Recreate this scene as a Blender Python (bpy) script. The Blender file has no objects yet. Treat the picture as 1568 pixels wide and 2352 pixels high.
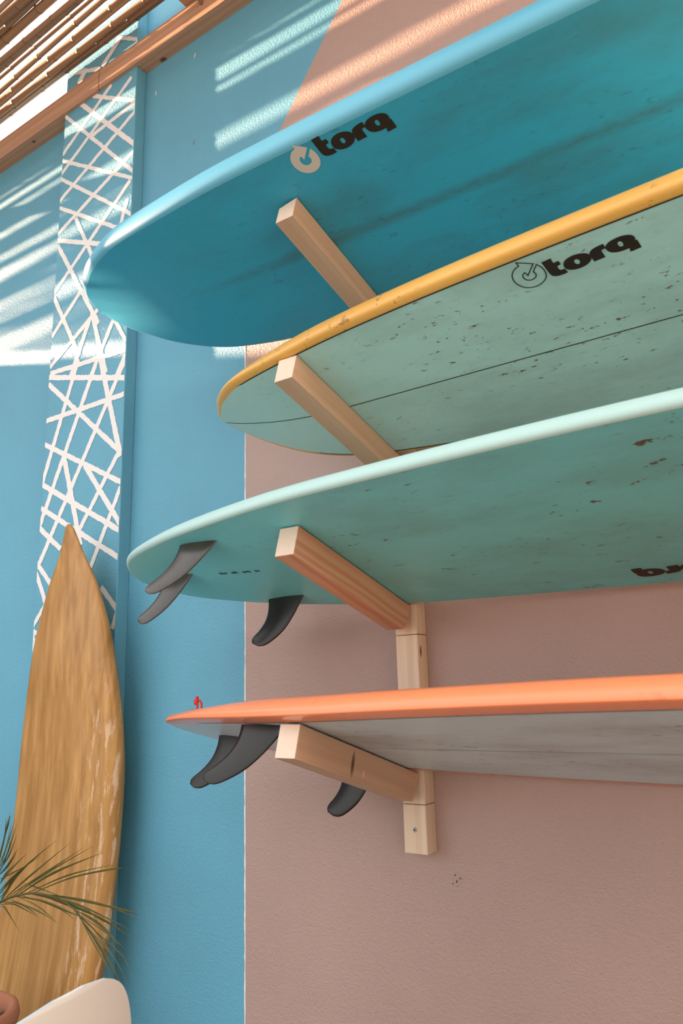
import bpy, bmesh, math, random
import numpy as np
from mathutils import Matrix, Vector
from mathutils.geometry import tessellate_polygon

C = bpy.context.scene.collection
SC = bpy.context.scene

# ---------------------------------------------------------------- camera
cam_d = bpy.data.cameras.new('camera')
cam = bpy.data.objects.new('camera', cam_d); C.objects.link(cam)
RIGHT = Vector((0.8182623284828987, 0.5741907631132855, -0.02741768300071656))
UP = Vector((0.15015197949860667, -0.16745042895944368, 0.9743791545871393))
FWD = Vector((-0.5548884075545234, 0.8014145752334937, 0.22323425759708992))
m = Matrix.Identity(4)
for r in range(3):
    m[r][0] = RIGHT[r]; m[r][1] = UP[r]; m[r][2] = -FWD[r]
m.translation = Vector((0.90493573, -1.54887443, -0.0437344))
cam.matrix_world = m
cam_d.sensor_fit = 'VERTICAL'; cam_d.sensor_height = 36.0
cam_d.lens = 1770.2752 / 2352 * 36.0
cam_d.clip_start = 0.02; cam_d.clip_end = 200
cam_d.dof.use_dof = True; cam_d.dof.focus_distance = 1.75; cam_d.dof.aperture_fstop = 7.1
SC.camera = cam

# ---------------------------------------------------------------- light
world = bpy.data.worlds.new('sky'); SC.world = world; world.use_nodes = True
bg = world.node_tree.nodes['Background']
bg.inputs[0].default_value = (0.985, 0.995, 1.0, 1); bg.inputs[1].default_value = 2.1
sun_d = bpy.data.lights.new('sun', 'SUN'); sun_d.energy = 50.0; sun_d.color = (1.0, 0.64, 0.40); sun_d.angle = math.radians(0.5)
sun = bpy.data.objects.new('sun', sun_d); C.objects.link(sun)
sun.location = (-8, -4, 5)
sun.rotation_euler = Vector((8, 1, -2)).to_track_quat('-Z', 'Y').to_euler()
SC.view_settings.view_transform = 'Standard'; SC.view_settings.look = 'None'
SC.view_settings.exposure = 0.0; SC.view_settings.gamma = 1.0
SC.view_settings.use_curve_mapping = False

# ---------------------------------------------------------------- helpers
random.seed(7)
def tag(o, label=None, cat=None, group=None, kind=None):
    if label: o['label'] = label
    if cat: o['category'] = cat
    if group: o['group'] = group
    if kind: o['kind'] = kind
    return o

def obj(name, verts, faces, mat, parent=None, smooth=False, mats=None, fmat=None):
    me = bpy.data.meshes.new(name)
    me.from_pydata([tuple(v) for v in verts], [], [tuple(f) for f in faces])
    for mm in (mats or [mat]): me.materials.append(mm)
    if fmat: me.polygons.foreach_set('material_index', fmat)
    if smooth: me.polygons.foreach_set('use_smooth', [True] * len(me.polygons))
    me.update()
    o = bpy.data.objects.new(name, me); C.objects.link(o)
    if parent: o.parent = parent
    return o

def empty(name, mat=None, loc=None):
    o = bpy.data.objects.new(name, None); o.empty_display_size = 0.1; C.objects.link(o)
    if mat is not None: o.matrix_world = mat
    if loc is not None: o.location = loc
    return o

def bm_obj(name, bm, mat, parent=None, smooth=False):
    me = bpy.data.meshes.new(name); bm.to_mesh(me); bm.free(); me.materials.append(mat)
    if smooth: me.polygons.foreach_set('use_smooth', [True] * len(me.polygons))
    o = bpy.data.objects.new(name, me); C.objects.link(o)
    if parent: o.parent = parent
    return o

def add_box(bm, lo, hi, bev=0.0, seg=1):
    lo = Vector(lo); hi = Vector(hi)
    r = bmesh.ops.create_cube(bm, size=1.0)
    for v in r['verts']:
        v.co = Vector((lo[i] + (v.co[i] + .5) * (hi[i] - lo[i]) for i in range(3)))
    if bev > 0:
        es = list({e for v in r['verts'] for e in v.link_edges})
        bmesh.ops.bevel(bm, geom=es, offset=bev, segments=seg, affect='EDGES', profile=.5)

def box(name, lo, hi, mat, parent=None, bev=0.0):
    bm = bmesh.new(); add_box(bm, lo, hi, bev)
    return bm_obj(name, bm, mat, parent)

def tube(pts, rad, n=6, cap=True):
    """verts, faces of a tube along pts (rad: number or list)"""
    pts = [Vector(p) for p in pts]; V = []; F = []
    if not hasattr(rad, '__len__'): rad = [rad] * len(pts)
    ref = Vector((0.13, 0.31, 0.94))
    for i, p in enumerate(pts):
        d = (pts[min(i + 1, len(pts) - 1)] - pts[max(i - 1, 0)]).normalized()
        a = d.cross(ref)
        if a.length < .1: a = d.cross(Vector((1, 0, 0)))
        a.normalize(); b = d.cross(a)
        for k in range(n):
            t = 2 * math.pi * k / n
            V.append(p + (a * math.cos(t) + b * math.sin(t)) * rad[i])
    for i in range(len(pts) - 1):
        for k in range(n):
            F.append((i * n + k, i * n + (k + 1) % n, (i + 1) * n + (k + 1) % n, (i + 1) * n + k))
    if cap:
        F.append(tuple(range(n))[::-1]); F.append(tuple((len(pts) - 1) * n + k for k in range(n)))
    return V, F

# ---------------------------------------------------------------- materials
def new_mat(name, rough=.6, spec=.4):
    m = bpy.data.materials.new(name); m.use_nodes = True
    nt = m.node_tree; b = nt.nodes['Principled BSDF']
    b.inputs['Roughness'].default_value = rough
    b.inputs['Specular IOR Level'].default_value = spec
    return m, nt, b

def N(nt, t, **kw):
    n = nt.nodes.new(t)
    for k, v in kw.items():
        if k in n.inputs: n.inputs[k].default_value = v
        else: setattr(n, k, v)
    return n

def coords(nt, scale=(1, 1, 1), kind='Object'):
    tc = N(nt, 'ShaderNodeTexCoord'); mp = N(nt, 'ShaderNodeMapping')
    mp.inputs['Scale'].default_value = scale
    nt.links.new(tc.outputs[kind], mp.inputs['Vector'])
    return mp.outputs['Vector']

def noise(nt, vec, scale=5, detail=4, rough=.55, dist=0.0):
    n = N(nt, 'ShaderNodeTexNoise', Scale=scale, Detail=detail, Roughness=rough, Distortion=dist)
    nt.links.new(vec, n.inputs['Vector']); return n.outputs['Fac']

def ramp(nt, fac, stops):
    r = N(nt, 'ShaderNodeValToRGB'); e = r.color_ramp.elements
    while len(e) < len(stops): e.new(.5)
    for el, (p, c) in zip(e, stops):
        el.position = p; el.color = (*c, 1) if len(c) == 3 else c
    nt.links.new(fac, r.inputs['Fac']); return r.outputs['Color']

def mix(nt, fac, a, b, typ='MIX'):
    x = N(nt, 'ShaderNodeMix', data_type='RGBA', blend_type=typ)
    for sock, val in ((x.inputs[0], fac), (x.inputs[6], a), (x.inputs[7], b)):
        if isinstance(val, bpy.types.NodeSocket): nt.links.new(val, sock)
        elif isinstance(val, (int, float)): sock.default_value = val
        else: sock.default_value = (*val, 1)
    return x.outputs[2]

def mult(nt, a, b):
    x = N(nt, 'ShaderNodeMath', operation='MULTIPLY')
    for s, v in ((x.inputs[0], a), (x.inputs[1], b)):
        if isinstance(v, bpy.types.NodeSocket): nt.links.new(v, s)
        else: s.default_value = v
    return x.outputs[0]

def bump(nt, b, h, strength, dist):
    n = N(nt, 'ShaderNodeBump', Strength=strength, Distance=dist)
    nt.links.new(h, n.inputs['Height']); nt.links.new(n.outputs['Normal'], b.inputs['Normal'])

def set_col(nt, b, c):
    if isinstance(c, bpy.types.NodeSocket): nt.links.new(c, b.inputs['Base Color'])
    else: b.inputs['Base Color'].default_value = (*c, 1)

def plaster(name, col, rough=.55, spec=.45, gr=.9):
    m, nt, b = new_mat(name, rough, spec)
    v = coords(nt)
    big = noise(nt, v, 1.6, 3)
    c = mix(nt, ramp(nt, big, [(.35, (0, 0, 0)), (.7, (1, 1, 1))]), tuple(x * .93 for x in col), tuple(min(1, x * 1.05) for x in col))
    set_col(nt, b, c)
    fine = noise(nt, v, 290, 2, .6); mid = noise(nt, v, 120, 2, .5)
    x = N(nt, 'ShaderNodeMath', operation='ADD'); nt.links.new(fine, x.inputs[0]); nt.links.new(mid, x.inputs[1])
    bump(nt, b, x.outputs[0], gr, .0016)
    return m

def wood(name, base, dark, rough=.55, ring=14.0, streak=.5, knots=(), spec=.3):
    """timber, grain along local x"""
    m, nt, b = new_mat(name, rough, spec)
    v = coords(nt, (1.1, 9, 9))
    w = N(nt, 'ShaderNodeTexWave', wave_type='RINGS', rings_direction='X', Scale=ring / 9, Distortion=3.2, Detail=2.0)
    w.inputs['Detail Scale'].default_value = 1.0
    nt.links.new(v, w.inputs['Vector'])
    v2 = coords(nt, (3, 160, 160)); f = noise(nt, v2, 1.0, 3)
    c = mix(nt, mult(nt, w.outputs['Fac'], streak), base, dark)
    c = mix(nt, mult(nt, ramp(nt, f, [(.42, (0, 0, 0)), (.75, (1, 1, 1))]), .35), c, dark)
    for (kx, ky, kz, sx, sy, sz, kc) in knots:
        tc = N(nt, 'ShaderNodeTexCoord'); mp = N(nt, 'ShaderNodeMapping')
        mp.inputs['Location'].default_value = (-kx / sx, -ky / sy, -kz / sz); mp.inputs['Scale'].default_value = (1 / sx, 1 / sy, 1 / sz)
        nt.links.new(tc.outputs['Object'], mp.inputs['Vector'])
        ln = N(nt, 'ShaderNodeVectorMath', operation='LENGTH'); nt.links.new(mp.outputs['Vector'], ln.inputs[0])
        fac = ramp(nt, ln.outputs['Value'], [(.0, (1, 1, 1)), (.55, (.75, .75, .75)), (1.0, (0, 0, 0))])
        c = mix(nt, fac, c, kc)
    set_col(nt, b, c)
    bump(nt, b, f, .25, .0006)
    return m

def plain(name, col, rough=.5, spec=.4, var=.08, scale=8, coat=0.0):
    m, nt, b = new_mat(name, rough, spec)
    v = coords(nt)
    n = noise(nt, v, scale, 4)
    c = mix(nt, n, tuple(x * (1 - var) for x in col), tuple(min(1, x * (1 + var)) for x in col))
    set_col(nt, b, c)
    if coat: b.inputs['Coat Weight'].default_value = coat; b.inputs['Coat Roughness'].default_value = .12
    return m

def board_mat(name, col, grime, gamt, speck, samt, rough=.4, spec=.4, u0=0.35, coat=0.0, seed=0.0, spk=26.0, stringer_shade=False):
    """painted board skin: local x runs from tip to the other end; grime and rusty specks are real dirt on the board, the stringer line is painted shade"""
    m, nt, b = new_mat(name, rough, spec)
    tc = N(nt, 'ShaderNodeTexCoord')
    mp = N(nt, 'ShaderNodeMapping'); mp.inputs['Scale'].default_value = (1, 2.4, 1); mp.inputs['Location'].default_value = (seed, seed * .7, 0)
    nt.links.new(tc.outputs['Object'], mp.inputs['Vector']); v = mp.outputs['Vector']
    sx = N(nt, 'ShaderNodeSeparateXYZ'); nt.links.new(tc.outputs['Object'], sx.inputs[0])
    mr = N(nt, 'ShaderNodeMapRange'); mr.inputs['From Min'].default_value = u0 - .25; mr.inputs['From Max'].default_value = u0 + .25
    nt.links.new(sx.outputs['X'], mr.inputs['Value'])
    big = noise(nt, v, 3.2, 5, .6)
    g = ramp(nt, big, [(.42, (0, 0, 0)), (.72, (1, 1, 1))])
    c = mix(nt, mult(nt, mult(nt, g, gamt), mr.outputs['Result']), col, grime)
    fine = noise(nt, v, 38, 4, .65)
    c = mix(nt, mult(nt, ramp(nt, fine, [(.55, (0, 0, 0)), (.8, (1, 1, 1))]), gamt * .55), c, grime)
    sp = noise(nt, v, spk, 3, .7); cl = noise(nt, v, 2.6, 3, .6)
    sf = mult(nt, ramp(nt, sp, [(.615, (0, 0, 0)), (.66, (1, 1, 1))]), ramp(nt, cl, [(.44, (0, 0, 0)), (.55, (1, 1, 1))]))
    c = mix(nt, mult(nt, mult(nt, sf, samt), mr.outputs['Result']), c, speck)
    if stringer_shade:      # shading along the stringer, painted in as a wavering line of grime tone
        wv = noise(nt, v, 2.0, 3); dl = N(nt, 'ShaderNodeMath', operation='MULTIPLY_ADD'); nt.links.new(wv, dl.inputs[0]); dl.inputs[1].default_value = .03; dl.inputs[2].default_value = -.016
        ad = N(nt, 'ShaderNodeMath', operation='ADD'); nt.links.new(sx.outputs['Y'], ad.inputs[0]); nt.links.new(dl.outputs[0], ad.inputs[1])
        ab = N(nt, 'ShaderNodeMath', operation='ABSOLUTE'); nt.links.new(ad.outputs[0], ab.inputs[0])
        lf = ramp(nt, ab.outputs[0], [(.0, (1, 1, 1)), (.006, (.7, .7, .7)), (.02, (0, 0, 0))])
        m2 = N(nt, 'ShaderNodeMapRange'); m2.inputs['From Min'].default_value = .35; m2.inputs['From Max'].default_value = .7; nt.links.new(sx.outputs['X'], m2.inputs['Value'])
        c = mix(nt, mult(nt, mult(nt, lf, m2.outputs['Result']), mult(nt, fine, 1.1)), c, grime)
    set_col(nt, b, c)
    if coat: b.inputs['Coat Weight'].default_value = coat; b.inputs['Coat Roughness'].default_value = .2
    return m

M = {}
M['blue'] = plaster('blue_wall_paint', (.11, .355, .505), .58, .5)
M['pink'] = plaster('pink_wall_paint', (.40, .282, .252), .44, .55)
M['white_paint'] = plain('white_line_paint', (.76, .76, .765), .6, .3, .04, 40)
M['dark_wall'] = plaster('grey_wall_paint', (.30, .30, .29))
M['floor'] = plain('sandy_concrete', (.20, .185, .17), .85, .2, .15, 3)
M['timber'] = wood('pine_arm', (.58, .40, .28), (.45, .28, .175), streak=.35)
M['timber3'] = wood('pine_arm_figured', (.58, .39, .27), (.46, .22, .12), ring=26, streak=.7)
M['timber4'] = wood('pine_arm_knotty', (.58, .40, .28), (.45, .28, .175), streak=.3, knots=[(.2525, .045, -.0315, .007, .02, .028, (.10, .045, .02)), (.212, .045, -.042, .003, .01, .009, (.8, .66, .5))])
M['sawn'] = plain('sawn_end_lit', (.72, .60, .50), .8, .2, .07, 60)  # saw-cut ends, paler than the sides: front light put into the colour
M['post'] = wood('pale_pine_post', (.72, .60, .47), (.56, .40, .27), streak=.4)
M['ledger'] = wood('weathered_pine_beam', (.50, .30, .195), (.34, .18, .105), streak=.45, knots=[(-.867, -.007, 0, .02, .012, .03, (.07, .03, .015)), (-1.59, -.032, 0, .012, .008, .03, (.07, .03, .015))])
M['cane'] = wood('dry_bamboo', (.42, .25, .145), (.26, .14, .07), rough=.5, streak=.5)
M['cane_node'] = plain('bamboo_node', (.20, .105, .05), .6)
M['b1'] = board_mat('blue_foam_skin', (.03, .365, .575), (.05, .15, .17), .5, (.03, .05, .05), .3, rough=.42, u0=.55, seed=1.3, stringer_shade=True)
M['b1r'] = board_mat('blue_foam_rail_lit', (.085, .39, .57), (.05, .2, .26), .1, (.1, .1, .1), .0, rough=.45, spec=.7, seed=1.3)  # paler than the skin: the rail's sun highlight is put into its colour
M['b2'] = board_mat('mint_gloss_skin', (.42, .71, .70), (.24, .37, .34), .6, (.13, .05, .02), 1.0, rough=.35, u0=.45, seed=4.2, spk=34)
M['yellow'] = board_mat('yellow_rail', (.72, .41, .085), (.35, .16, .03), .25, (.12, .06, .02), .7, rough=.3, coat=.3, seed=2.2, spk=40)
M['b3'] = board_mat('teal_gloss_skin', (.16, .66, .77), (.12, .34, .35), .55, (.09, .04, .02), .9, rough=.36, u0=.6, seed=8.4, spk=22)
M['b3r'] = board_mat('lit_mint_rail', (.42, .66, .66), (.3, .5, .5), .15, (.1, .1, .1), .0, rough=.3, seed=2.4)  # lighter than the teal skin: bright light on the rail painted into it
M['b4'] = board_mat('grey_white_skin', (.55, .66, .72), (.27, .26, .24), .65, (.10, .08, .06), .6, rough=.36, u0=.3, seed=3.1, spk=24)
M['orange'] = board_mat('orange_rail', (.90, .275, .12), (.6, .16, .06), .15, (.3, .08, .03), .2, rough=.26, coat=.4, seed=6.0)
M['black_line'] = plain('black_pinline', (.022, .013, .006), .4)
M['print'] = plain('dark_brown_print', (.024, .013, .005), .45, .3, .1)
M['print_white'] = plain('white_print', (.60, .56, .51), .5, .3, .06, 60)
M['fin'] = plain('black_plastic_fin', (.009, .007, .006), .28, .38, .25, 30)
M['fin_grey'] = plain('sky_lit_fin', (.04, .032, .026), .25, .6, .6, 25)  # greyer, streaky copy of the black fin: sky reflection painted as colour
M['red'] = plain('red_cord', (.55, .02, .012), .6)
M['steel'] = plain('screw_steel', (.35, .34, .32), .35, .6)
M['slot'] = plain('screw_slot', (.03, .03, .03), .6)
M['terracotta'] = plain('terracotta', (.40, .17, .10), .8, .2, .18, 14)
M['bark'] = plain('bark_chip', (.22, .17, .14), .9, .1, .4, 50)
M['soil'] = plain('dark_soil', (.035, .025, .018), .95, .1, .3, 60)
M['leaf'] = plain('palm_leaf', (.085, .085, .022), .5, .35, .3, 25)
M['leaf_dry'] = plain('dry_leaf_tip', (.30, .24, .11), .6, .3, .2, 25)
M['white_plastic'] = plain('white_plastic', (.84, .89, .92), .35, .4, .01)
M['chair_wood'] = wood('beech_leg', (.55, .38, .22), (.42, .26, .13))

# gold board: worn resin, streaks along the board (local x)
def gold_mat():
    m, nt, b = new_mat('worn_golden_resin', .32, .45)
    v = coords(nt, (2.2, 34, 34)); st = noise(nt, v, 1.0, 4, .6)
    v2 = coords(nt, (1, 2.5, 1)); big = noise(nt, v2, 3.0, 4)
    c = mix(nt, ramp(nt, st, [(.36, (0, 0, 0)), (.68, (1, 1, 1))]), (.32, .155, .036), (.54, .30, .10))
    c = mix(nt, mult(nt, ramp(nt, big, [(.45, (0, 0, 0)), (.75, (1, 1, 1))]), .5), c, (.33, .165, .04))
    # scuffed pale wear, mostly along the right rail (+y)
    tc = N(nt, 'ShaderNodeTexCoord'); s = N(nt, 'ShaderNodeSeparateXYZ'); nt.links.new(tc.outputs['Object'], s.inputs[0])
    mr = N(nt, 'ShaderNodeMapRange'); mr.inputs['From Min'].default_value = .08; mr.inputs['From Max'].default_value = .16
    nt.links.new(s.outputs['Y'], mr.inputs['Value'])
    mx = N(nt, 'ShaderNodeMapRange'); mx.inputs['From Min'].default_value = .35; mx.inputs['From Max'].default_value = .65
    nt.links.new(s.outputs['X'], mx.inputs['Value'])
    v3 = coords(nt, (5, 30, 30)); sc = noise(nt, v3, 1.6, 5, .7)
    w = mult(nt, ramp(nt, sc, [(.54, (0, 0, 0)), (.62, (1, 1, 1))]), mult(nt, mr.outputs['Result'], mx.outputs['Result']))
    c = mix(nt, mult(nt, w, .75), c, (.70, .52, .36))
    set_col(nt, b, c)
    bump(nt, b, st, .1, .0006)
    return m
M['gold'] = gold_mat()

# ================================================================ THE SETTING
ZF = -1.3
BX = -.4884                                   # where the pink paint starts
# wall_back: one slab, its front face split into the blue field and the pink field
zt = 2.42; xl, xr = -1.30, 3.3
zd = 1.405; xd = BX + (zt - zd) * .742
fr = [(xl, 0, ZF), (BX, 0, ZF), (xr, 0, ZF), (xr, 0, zt), (xd, 0, zt), (xl, 0, zt), (BX, 0, zd)]
bk = [(x, .2, z) for x, y, z in fr]
faces = [(0, 1, 6, 4, 5), (1, 2, 3, 4, 6), (7, 12, 11, 10, 9, 8), (0, 7, 8, 1), (1, 8, 9, 2), (2, 9, 10, 3), (3, 10, 11, 4), (4, 11, 12, 5), (5, 12, 7, 0)]
wall = obj('wall_back', fr + bk, faces, None, mats=[M['blue'], M['pink']], fmat=[0, 1, 0, 0, 1, 1, 1, 0, 0])
wall2 = box('wall_back', (-7.0, 0, ZF), (xl, .2, 2.205), M['blue']); tag(wall2, 'lower blue length of the back wall left of the pilaster', kind='structure')
tag(wall, 'plastered back wall painted blue with a pink field on the right', kind='structure')
# torn pale edge where the pink coat starts
V = []; F = []; z = ZF; k = 0
while z < .97:
    w = .0012 + .0022 * random.random(); o = .001 * random.random()
    V += [(BX - w - .0005, -.0006, z), (BX + o, -.0006, z), (BX - w - .0005, .0002, z), (BX + o, .0002, z)]
    if k: a = 4 * (k - 1); b = 4 * k; F += [(a, a + 1, b + 1, b), (a + 2, a, b, b + 2), (a + 1, a + 3, b + 3, b + 1)]
    k += 1; z += .008 + .012 * random.random()
obj('paint_edge', V, F, M['white_paint'], wall)

def chip(name, mat, x, z, pts):
    P = [Vector((px, pz, 0)) for px, pz in pts]
    obj(name, [(x + p.x, -.0006, z + p.y) for p in P], [tuple(t) for t in tessellate_polygon([P])], mat, wall)
chip('paint_chip', M['bark'], -.716, 1.718, [(-.004, -.009), (.001, -.004), (.006, .010), (.002, .008), (-.003, 0)])
chip('paint_chip', M['white_paint'], -.909, 2.010, [(-.002, -.008), (.002, -.006), (.003, .008), (-.001, .009)])
chip('paint_chip', M['white_paint'], -.719, 2.060, [(-.003, -.009), (.001, -.007), (.004, .009), (0, .010)])
for dx_, dz_, s_ in ((0, 0, 1), (-.009, -.005, .7), (.008, .007, .8), (-.003, .012, .8), (.013, .006, .5), (.002, -.009, .5)):
    chip('scuff_mark', M['soil'], .097 + dx_, -.441 + dz_, [(-.0012 * s_, -.003 * s_), (.0016 * s_, -.001 * s_), (.0022 * s_, .003 * s_), (-.0004 * s_, .002 * s_)])
bm = bmesh.new(); add_box(bm, (-6.0, -1.25, ZF), (-5.8, 0, 2.24)); add_box(bm, (-6.0, -3.4, ZF), (-5.8, -1.25, 2.31))  # unseen wall added to cut off low sun, top stepped to shade board two
wl = bm_obj('added_wall_left', bm, M['dark_wall']); tag(wl, 'added unseen side wall at the far left end, blocking low sun', kind='structure')
wr = box('added_wall_right', (3.3, -3.0, ZF), (3.5, .2, 3.0), M['dark_wall']); tag(wr, 'added unseen side wall at the right end, darkening that side', kind='structure')  # unseen wall added to keep light off the right side
wf = box('added_wall_front', (.9, -4.7, ZF), (3.3, -4.5, 2.7), M['dark_wall']); tag(wf, 'added unseen wall behind the camera on the right, holding back sky light', kind='structure')  # unseen wall added so that sky light comes mostly from front-left
fl = box('floor', (-25, -30, ZF - .1), (25, .2, ZF), M['floor']); tag(fl, 'sandy concrete terrace floor', kind='structure')

# pilaster with the white painted lattice
P0, P1, PD = -1.3725, -.9636, .0437
pil = box('trim_1', (P0, -PD, ZF), (P1, 0.0, 2.42), M['blue'], bev=.002)
tag(pil, 'shallow blue pilaster painted with crossing white lines', kind='structure')
STRIPES = [[-1.3715,2.1224,-0.9644,1.6988,0.0171],[-1.2724,2.1245,-0.9631,1.8047,0.0212],[-1.202,2.1235,-0.9651,1.9791,0.0181],[-1.1049,2.1152,-1.3688,1.955,0.0211],[-0.9936,2.0869,-1.3714,1.8693,0.0204],[-0.9648,1.9728,-1.1937,1.9522,0.0205],[-0.963,1.936,-1.367,1.7578,0.0205],[-0.9661,1.7738,-1.3698,1.6174,0.0208],[-1.3741,1.9275,-0.963,1.6703,0.0169],[-1.375,1.8494,-0.9625,1.5321,0.0166],[-1.3718,1.7254,-1.0286,1.5052,0.0167],[-0.9787,1.6636,-1.3687,1.3804,0.0217],[-1.3711,1.5894,-1.0992,1.471,0.0192],[-1.268,1.6386,-1.1661,1.4564,0.0195],[-1.365,1.5639,-1.1136,1.1821,0.021],[-0.9881,1.5946,-1.0186,1.5012,0.0221],[-1.2159,1.3334,-1.3664,1.2097,0.023],[-1.3687,1.3554,-1.2076,1.0899,0.021],[-1.1137,1.2331,-1.3665,1.0919,0.0221],[-1.1616,1.2018,-1.244,1.0298,0.0257],[-1.1465,1.225,-1.0622,0.991,0.023],[-1.0288,1.1738,-1.134,1.0004,0.0228],[-1.0215,1.1579,-0.967,1.0744,0.0183],[-0.9652,1.041,-1.3603,1.0641,0.0213],[-0.9673,1.0219,-1.0042,0.9658,0.0201],[-1.3705,1.0509,-0.9646,0.9438,0.0222],[-1.2115,1.0697,-1.37,0.6718,0.0238],[-1.1134,1.0329,-1.3691,0.5253,0.0244],[-1.0898,1.0406,-0.9718,0.6894,0.0261],[-0.9677,1.0019,-1.3692,0.378,0.023],[-1.3679,1.0227,-0.9703,0.6969,0.0212],[-1.3721,0.8895,-0.9648,0.8881,0.0212],[-1.3683,0.8024,-0.9604,0.5967,0.0202],[-0.9846,0.692,-1.1677,0.4611,0.0212],[-1.2561,0.73,-1.1503,0.4285,0.0268],[-1.1436,0.6831,-0.9633,0.4706,0.0231],[-1.3712,0.6603,-0.9607,0.4452,0.0211],[-1.3666,0.5756,-0.9596,0.3607,0.0203],[-0.9656,0.5784,-1.0897,0.351,0.0208],[-1.3728,0.5097,-1.2548,0.4266,0.0215],[-1.3724,0.3873,-1.2787,0.3004,0.0213],[-1.3727,0.3538,-1.3073,0.2424,0.0225],[-1.3086,0.2555,-1.3725,0.1868,0.0197],[-1.3748,0.1662,-1.334,0.1491,0.018],[-1.375,0.1546,-1.3481,0.0617,0.0235],[-1.0333,0.2747,-0.9581,0.2038,0.0209],[-0.9578,0.1998,-0.9762,0.1519,0.0194],[-1.0733,2.304,-0.9633,2.2356,0.0169],[-1.0677,2.2929,-1.1517,2.2301,0.0296],[-1.3274,2.2917,-1.1745,2.2271,0.0195],[-1.2607,2.265,-1.2904,2.2335,0.0343]]
def clipx(x0, z0, x1, z1):
    t0, t1 = 0.0, 1.0; d = x1 - x0
    for lim, s in ((P0 + .0015, 1), (P1 - .0015, -1)):
        a = (lim - x0) * s; dd = d * s
        if abs(dd) < 1e-9: continue
        t = a / dd
        if dd > 0: t0 = max(t0, t)
        else: t1 = min(t1, t)
    return t0, t1
def stripe_poly(x0, z0, x1, z1, w):
    """jagged band as a list of points, clipped to the pilaster face"""
    d = Vector((x1 - x0, z1 - z0)); L = d.length; d /= L; n = Vector((-d.y, d.x))
    ext = w * .3 if abs(d.x) > .3 else 0
    K = max(3, int(L / .009)); up = []; dn = []
    for i in range(K + 1):
        p = Vector((x0, z0)) + d * (-ext + (L + 2 * ext) * i / K)
        up.append(p + n * (w / 2 + random.uniform(-.0014, .0012)))
        dn.append(p - n * (w / 2 + random.uniform(-.0014, .0012)))
    return up + dn[::-1]
def clip_poly(P, lim, s):
    out = []
    for i in range(len(P)):
        a, b = P[i], P[(i + 1) % len(P)]
        ia, ib = (a.x - lim) * s >= 0, (b.x - lim) * s >= 0
        if ia: out.append(a)
        if ia != ib: out.append(a + (b - a) * ((lim - a.x) / (b.x - a.x)))
    return out
for i, (x0, z0, x1, z1, w) in enumerate(STRIPES):
    P = clip_poly(clip_poly(stripe_poly(x0, z0, x1, z1, w * .86), P0 + .0015, 1), P1 - .0015, -1)
    if len(P) < 3: continue
    y = -PD - .0003 - .000025 * i
    tri = tessellate_polygon([[Vector((p.x, p.y, 0)) for p in P]])
    n = len(P)
    V = [(p.x, y, p.y) for p in P]
    F = []
    for t in tri:
        a, b, c = (Vector((P[k].x, P[k].y)) for k in t)
        ar = (b - a).x * (c - a).y - (b - a).y * (c - a).x
        F.append(tuple(t) if ar > 0 else tuple(t[::-1]))
    obj('painted_line', V, F, M['white_paint'], pil)

# ================================================================ ROOF
LZ, LD, LT = 2.122, .0547, 2.212
def beam(x_joint_lo, x_hi, label):
    bm = bmesh.new()
    segs = []
    if x_hi <= -1.1:
        segs = [((x_joint_lo, -LD, LZ), (P0 - .001, -.0005, LT)), ((P0 - .001, -LD, LZ), (x_hi, -PD - .0006, LT))]
    else:
        segs = [((x_joint_lo, -LD, LZ), (P1 + .001, -PD - .0006, LT - .006)), ((P1 + .001, -LD, LZ), (x_hi, -.0005, LT - .006))]
    for lo, hi in segs: add_box(bm, lo, hi)
    bmesh.ops.translate(bm, verts=bm.verts, vec=(0, 0, -LZ))
    o = bm_obj('wall_beam', bm, M['ledger']); o.location = (0, 0, LZ)
    return tag(o, label, 'beam', 'pine wall beams under the bamboo roof')
b_l = beam(-5.75, -1.163, 'pine beam fixed along the wall, left of the joint on the white-lined pilaster')
b_r = beam(-1.158, 3.2, 'pine beam fixed along the wall, right of the joint, above the blue surfboard')
# dangling bark strip on the right beam
V, F = tube([(-.645, -LD - .002, LT - .004), (-.636, -LD - .004, 2.185), (-.631, -LD - .003, 2.168)], [.006, .008, .004], 6)
obj('bark_strip', [(a[0], a[1], a[2] - LZ) for a in V], F, M['cane_node'], b_r, True)

rf = box('rafter', (-.71, -1.3, LT - .003), (-.64, -.02, LT + .045), M['ledger'])
tag(rf, 'pine rafter lying on the wall beam under the bamboo', 'rafter')
rf2 = box('rafter', (-3.2, -1.3, LT + .001), (-3.13, -.02, LT + .045), M['ledger']); tag(rf2, 'pine rafter near the far left end of the roof', 'rafter')
rf3 = box('rafter', (1.6, -1.3, LT - .003), (1.67, -.02, LT + .045), M['ledger']); tag(rf3, 'pine rafter at the right end of the roof', 'rafter')
roof = empty('bamboo_roof', loc=(0, 0, 2.272))
tag(roof, 'roof of split bamboo canes laid side by side over the terrace', 'roof')
def cane_mesh(L, r, nodes_at, bow):
    pts = []; rad = []
    xs = sorted([0, L] + [x for q in nodes_at for x in (q - .012, q - .003, q, q + .003, q + .012) if 0 < x < L] + [L * t for t in (.25, .5, .75)])
    for x in xs:
        k = 1.0
        for q in nodes_at:
            d = abs(x - q)
            if d < .0025: k = 1.17
            elif d < .005: k = 1.1
            elif d < .02: k = 1.0
        t = x / L
        pts.append((x, bow * math.sin(math.pi * t), .25 * bow * math.sin(2 * math.pi * t))); rad.append(r * k * (1.06 - .14 * t))
    V, F = tube(pts, rad, 7)
    return V, F, [n for n in nodes_at]
rc = random.Random(9)
cane_var = []
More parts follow.
